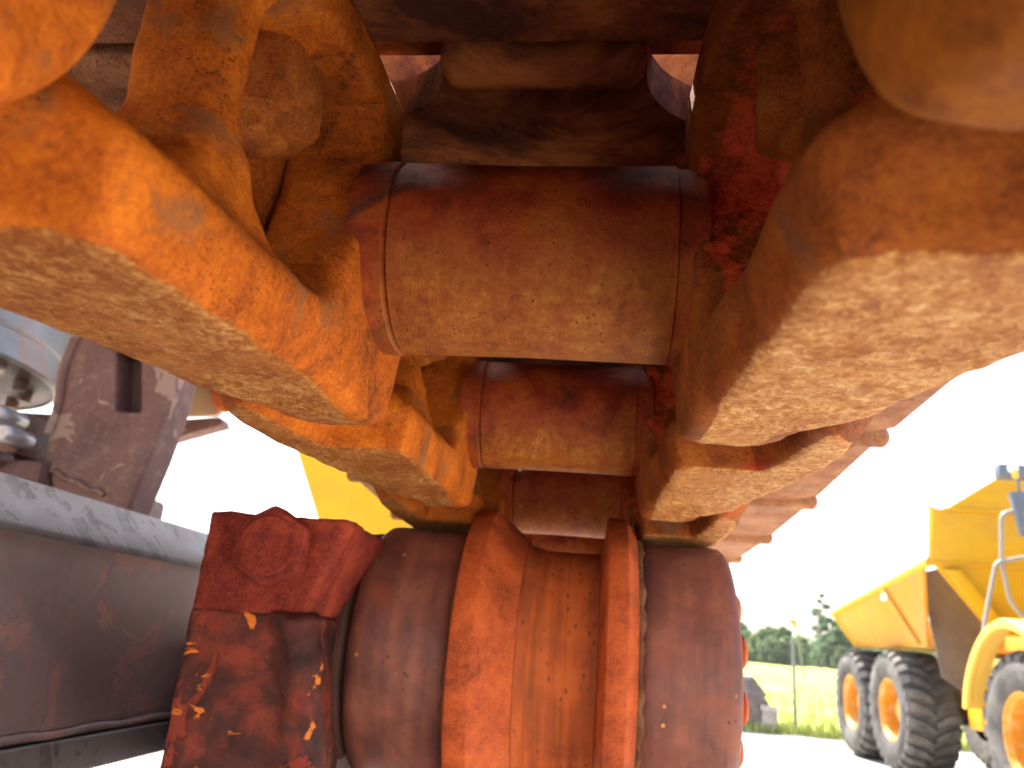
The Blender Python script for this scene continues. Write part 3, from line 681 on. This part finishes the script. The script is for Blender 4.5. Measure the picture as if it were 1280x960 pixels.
# chassis
ch = box('chassis', T((5.55, 7.2, -.55)), T((6.45, 14.8, -.12)), M['yellow'], tk, .02)
box('cross_tube', T((5.0, 11.1, -.62)), T((7.0, 11.5, -.2)), M['yellow'], ch, .04)
box('hitch_frame', T((4.98, 10.55, -.68)), T((5.9, 11.05, .20)), M['yellow'], ch, .05)
box('step_plate', T((4.95, 10.3, .16)), T((5.7, 10.95, .26)), M['yellow_pale'], ch, .02)
for yy in (9.15, 13.15, 14.95): box('axle', T((4.9, yy - .12, -.66)), T((7.1, yy + .12, -.42)), M['dirt'], ch, .03)
def wheel(y, left):
    s = 1 if left else -1; r = .872; w_ = .76
    ox_ = TX if y > 10 else TX - .12
    t = empty('wheel', T((ox_ if left else 12 - ox_, y, GZ + r))); t.parent = tk
    # local x>0 is inwards
    ty = lathe('tyre', [(.06 * s, .445), (.02 * s, .48), (.0, .54), (-.012 * s, .64), (.01 * s, .73), (.055 * s, .785), (.10 * s, .80), (w_ * .5 * s, .81), ((w_ - .10) * s, .80), ((w_ - .055) * s, .785), ((w_ - .01) * s, .73), (w_ * s, .60), ((w_ - .06) * s, .445)], M['rubber'], t, 64, cap=False)
    bm = bmesh.new(); nl = 26
    for k in range(nl):
        a0 = 2 * PI * k / nl
        for side in (0, 1):
            # chevron lugs with a knuckle, from the shoulder to the middle
            X = [.012, .10, w_ * .30, w_ * .5] if not side else [w_ - .012, w_ - .10, w_ * .70, w_ * .5]
            A = [0, 0, .035, .13]; rad = [(.735, .80), (.79, .862), (.80, .868), (.80, .868)]
            wd = [.088, .082, .074, .055]; ring = []
            for xx, aa, (ri, rr_), hw in zip(X, A, rad, wd):
                a = a0 + aa + side * PI / nl; q = []
                for (rad_, da) in ((ri, -hw), (rr_, -hw * .78), (rr_, hw * .78), (ri, hw)):
                    q.append(bm.verts.new((xx * s, rad_ * math.cos(a + da), rad_ * math.sin(a + da))))
                ring.append(q)
            for u, v in zip(ring, ring[1:]):
                for i in range(4): bm.faces.new((u[i], u[(i + 1) % 4], v[(i + 1) % 4], v[i]))
            bm.faces.new(ring[0]); bm.faces.new(ring[-1])
    from_bm('tread', bm, M['rubber'], ty, 30)
    rm = lathe('rim', [(.065 * s, .445), (.045 * s, .450), (.045 * s, .425), (.075 * s, .415), (.10 * s, .395), (.30 * s, .375), (.33 * s, .34), (.33 * s, .22), (.26 * s, .20), (.20 * s, .17), (.18 * s, .13), (.16 * s, .0)], M['rim'], t, 48, cap=False)
    for k in range(12):
        a = 2 * PI * k / 12
        bm = bmesh.new(); add_lathe(bm, [(.335 * s, .026), (.305 * s, .026), (.30 * s, .015)], 6, 'x', (0, .275 * math.cos(a), .275 * math.sin(a))); from_bm('wheel_nut', bm, M['rim'], rm, 30)
    if random.random() < 2: t.rotation_euler = (random.uniform(0, 1), 0, 0)
    return t
for yy in (14.95, 13.15, 9.05): wheel(yy, True)
for yy in (14.95, 13.15, 9.05): wheel(yy, False)
# front fenders
def fender(left):
    c = (9.08, -.54); bm = bmesh.new(); ring = []
    x0, x1 = (4.36, 4.62) if left else (12 - 4.36, 12 - 4.62)
    for a in np.linspace(R(12), R(140), 26):
        rr_ = 1.06 + .09 * sstep(R(40), R(95), a)
        cy, cz = math.cos(a), math.sin(a)
        q = []
        for xx, dr in ((x0, -.06), (x0, .015), (x0 + .03 * (1 if left else -1), .035), (x1, .035), (x1, -.0), (x0 + .05 * (1 if left else -1), -.0), (x0 + .045 * (1 if left else -1), -.06)):
            q.append(bm.verts.new(T((xx, c[0] + (rr_ + dr) * cy, c[1] + (rr_ + dr) * cz))))
        ring.append(q)
    n = len(ring[0])
    for u, v in zip(ring, ring[1:]):
        for i in range(n): bm.faces.new((u[i], u[(i + 1) % n], v[(i + 1) % n], v[i]))
    bm.faces.new(ring[0]); bm.faces.new(ring[-1])
    from_bm('fender', bm, M['yellow_pale'], tk, 50)
fender(True); fender(False)
# cab, hood and rails (mostly out of frame)
cb = box('cab', T((5.45, 8.35, .35)), T((6.6, 9.75, 1.75)), M['yellow'], tk, .08)
box('window', T((5.44, 8.5, .95)), T((5.46, 9.6, 1.6)), M['glass'], cb, .004); box('window', T((5.6, 8.335, .95)), T((6.45, 8.355, 1.6)), M['glass'], cb, .004)
box('hood', T((5.35, 6.6, -.1)), T((6.65, 8.33, .75)), M['yellow'], tk, .1)
box('bumper', T((4.95, 6.35, -.85)), T((7.05, 6.65, -.3)), M['slate'], tk, .05)
tube('handrail', rounded([T((4.53, 10, .10)), T((4.664, 10, .724)), T((4.851, 10, 1.362)), T((5.6, 10, 1.55)), T((5.6, 10, .4))], .07), .024, M['grey'], tk)
tube('mirror_arm', rounded([T((5.45, 9.75, .5)), T((5.09, 10.02, .739)), T((4.964, 10.02, .93)), T((4.925, 10.02, 1.395)), T((4.99, 10.02, 1.962)), T((5.2, 10.02, 2.03))], .07), .024, M['grey'], tk)
mi = prism('mirror', [(5.09 - 6, 2.23 - GZ), (5.40 - 6, 2.26 - GZ), (5.42 - 6, 1.72 - GZ), (5.17 - 6, 1.69 - GZ)], 'y', -1.55, -1.47, M['slate'], tk, .015)
box('glass', T((5.20, 9.935, 1.80)), T((5.37, 9.949, 2.02)), M['mirror'], mi, .003)
sc_ = box('guard_box', T((5.02, 10.0, 2.42)), T((5.75, 10.16, 2.60)), M['slate'], tk, .025)
lathe('work_lamp', [(0, .0), (-.03, .03), (-.03, .05), (.03, .05)], M['lamp'], sc_, 18, 'y', T((5.165, 9.97, 2.53)), False)
lathe('amber_lamp', [(-.06, .0), (-.055, .025), (-.01, .042), (.05, .03), (.06, 0)], M['amber'], sc_, 18, 'z', T((5.175, 9.95, 2.455)), False)
tube('mast', [T((5.215, 9.98, 2.40)), T((5.23, 10.02, 2.2))], .018, M['slate'], sc_)

# ================================================================== bucket, fence, marker, trees
bk = empty('digger_bucket', (3.80, 18.0, GZ)); tag(bk, 'dull grey digger bucket lying on the gravel beside the roller', 'bucket')
def bkt(pts, a, b, nm, mt, bev=.01): prism(nm, [(p[0], p[1]) for p in pts], 'y', a, b, mt, bk, bev)
bkt([(-1.0, .04), (-.15, .04), (.10, .04), (.17, .10), (.17, .40), (-.02, .68), (-.30, 1.02), (-.9, 1.1)], -.02, .0, 'side_plate', M['bucket'])
bkt([(-1.0, .04), (-.15, .04), (.10, .04), (.17, .10), (.17, .40), (-.02, .68), (-.30, 1.02), (-.9, 1.1)], .95, .97, 'side_plate', M['bucket'])
bkt([(-1.0, .0), (.12, .0), (.12, .03), (-1.0, .03)], -.03, .98, 'floor_plate', M['bucket'])
bkt([(-.12, .06), (.19, .06), (.19, .40), (.14, .44), (-.10, .44)], -.09, -.021, 'corner_block', M['bucket_worn'])
bkt([(-.14, .44), (.21, .44), (.21, .52), (-.14, .56)], -.12, -.021, 'wear_strip', M['bucket_worn'])
bkt([(.175, .05), (.225, .05), (.225, .42), (.175, .44)], -.03, .98, 'cutting_edge', M['bucket_worn'])
bkt([(-.02, .70), (.03, .74), (-.27, 1.10), (-.32, 1.06)], -.03, .98, 'top_lip', M['bucket'])
fe = empty('mesh_fence', (4.47, 18.35, GZ)); tag(fe, 'thin welded mesh fence on posts between gravel yard and meadow', 'fence')
def fy(x): return .10 * x
for k, xx in enumerate((-6.0, -3.0, 0, 3.0, 6.0)):
    bm = bmesh.new(); add_box(bm, (xx - .035, fy(xx) - .035, -.1), (xx + .035, fy(xx) + .035, 1.92), .006, 1); from_bm('post', bm, M['post'], fe, 35)
bm = bmesh.new()
for xx in np.arange(-6, 6.01, .1): add_box(bm, (xx - .003, fy(xx) - .003, .05), (xx + .003, fy(xx) + .003, 1.85))
for zz in (.06, .46, .86, 1.26, 1.66, 1.84):
    for a in range(-6, 6): add_box(bm, (a, fy(a) - .012, zz - .004), (a + 1, fy(a + 1) - .004, zz + .004), 0)
wm_ = from_bm('wire_mesh', bm, M['post'], fe)
mk = empty('yellow_marker', (14.6, 60, -1.0)); tag(mk, 'small yellow head on a leaning stem beyond the fence post', 'marker')
tube('stem', [(.75, 0, 0), (.35, 0, 3.1), (.18, 0, 3.75)], .07, M['post'], mk)
prism('head', [(-.42, 3.92), (.02, 4.12), (.28, 4.02), (.34, 3.55), (.16, 3.62), (-.06, 3.82)], 'y', -.12, .12, M['yellow'], mk, .03)

def tree(name, x, y, h, cr, mat, label, lean=0, base=.08, dens=1., lobes=9, leaf=.42, group='trees along the far side of the meadow'):
    z0 = GZ + .02 + 1.05
    t = empty(name, (x, y, z0)); tag(t, label, 'tree', group)
    bm = bmesh.new(); top = Vector((lean, 0, h * .86))
    add_tube(bm, [(0, 0, -.4), (lean * .1, 0, h * .2), (lean * .45, .1, h * .5), top], [h * .024, h * .019, h * .012, h * .004], 8)
    cl = []
    for k in range(lobes):
        f = base + (1 - base) * (k + .6) / lobes; rad = cr * (math.sin(PI * min(1, .12 + f * .86)) ** .7)
        a = k * 2.4 + random.random(); d = rad * random.uniform(.25, .75)
        c = Vector((lean * f + d * math.cos(a), d * math.sin(a), h * f * .97)); cl.append((c, max(.5, rad * random.uniform(.42, .66))))
        p = Vector((lean * f * .8, 0, max(.3, h * f * .97 - d * .8))); add_tube(bm, [p, (p + c) / 2 + Vector((0, 0, .15)), c], [h * .008, h * .005, h * .002], 5)
    from_bm('trunk', bm, M['bark'], t, 60)
    V = []; F = []; n = int(240 * dens)
    for c, r in cl:
        for _ in range(n):
            q = Vector((random.gauss(0, 1), random.gauss(0, 1), random.gauss(0, 1))).normalized() * r * (random.random() ** .45)
            q = c + Vector((q.x, q.y, q.z * .8)); u = Vector((random.gauss(0, 1), random.gauss(0, 1), random.gauss(0, 1))).normalized()
            v = u.orthogonal().normalized(); s = leaf * random.uniform(.5, 1.1); k = len(V)
            V += [q - u * s, q + v * s * .5, q + u * s, q - v * s * .5]; F.append((k, k + 1, k + 2, k + 3))
    me = bpy.data.meshes.new('crown'); me.from_pydata(V, [], F); meshob('crown', me, mat, t)
    return t
# az (deg), height, crown radius, material, label
TR = [(8.6, 8.2, 3.6, 'leaf', 'tall green tree half hidden by the roller right edge'),
      (10.4, 7.4, 3.0, 'leaf_blue', 'rounded dark green tree, first clear of the roller'),
      (11.5, 5.2, 2.6, 'leaf_pale', 'low yellow green bush right of the rounded dark tree'),
      (12.3, 6.2, 3.0, 'leaf', 'broad green tree left of the fence post'),
      (13.1, 5.9, 2.6, 'leaf', 'green tree just left of the fence post top'),
      (14.1, 5.6, 2.8, 'leaf_pale', 'pale green bush just right of the fence post'),
      (15.35, 13.6, 2.3, 'leaf_blue', 'tall thin lacy tree rising above all the others'),
      (16.1, 8.6, 2.4, 'leaf_blue', 'pointed green tree beside the tall lacy tree'),
      (16.9, 7.6, 2.6, 'leaf', 'green tree behind the tail of the dump truck'),
      (17.7, 7.6, 2.8, 'leaf_pale', 'pale green tree behind the rear tyre of the dump truck'),
      (20.5, 6.4, 3.2, 'leaf', 'green tree hidden behind the dump truck wheels'),
      (24.2, 6.2, 3.2, 'leaf', 'green tree seen under the dump truck between its wheels')]
for k, (az, h, cr, mt, lb) in enumerate(TR):
    y = 135 + 9 * ((k * 7) % 4); lacy = k == 6
    tree('lacy_tree' if lacy else 'field_tree', y * math.tan(R(az)), y, h, cr, M[mt], lb, dens=.30 if lacy else 1., lobes=13 if lacy else 12, leaf=.5 if lacy else .5, base=.04, lean=.8 if lacy else 0)
# the wood behind them reads as one mass
V = []; F = []
for i in range(26000):
    x = random.uniform(-160, 190); y = 178 + random.uniform(0, 14); hh = 6.4 + 1.4 * math.sin(x * .11) + 1.1 * math.sin(x * .31 + 1) + .7 * math.sin(x * .83)
    z = GZ + 1.1 + random.random() ** .8 * hh; u = Vector((random.gauss(0, 1), random.gauss(0, .6), random.gauss(0, 1))).normalized(); v = u.orthogonal().normalized(); s = random.uniform(.4, .9); q = Vector((x, y, z)); k = len(V)
    V += [q - u * s, q + v * s * .6, q + u * s, q - v * s * .6]; F.append((k, k + 1, k + 2, k + 3))
me = bpy.data.meshes.new('far_wood'); me.from_pydata(V, [], F); tag(meshob('far_wood', me, M['leaf_blue']), kind='stuff')

# ================================================================== summer air
bm = bmesh.new(); add_box(bm, (-430, -430, GZ - 1), (430, 430, 17)); hz = from_bm('haze', bm, None)
hm = bpy.data.materials.new('haze'); hm.use_nodes = True; t_ = hm.node_tree; t_.nodes.clear()
ou = t_.nodes.new('ShaderNodeOutputMaterial'); vo = t_.nodes.new('ShaderNodeVolumePrincipled')
vo.inputs['Color'].default_value = (.93, .95, .97, 1); vo.inputs['Density'].default_value = .00018; vo.inputs['Anisotropy'].default_value = .3
t_.links.new(vo.outputs[0], ou.inputs['Volume']); hz.data.materials.append(hm); tag(hz, kind='stuff')
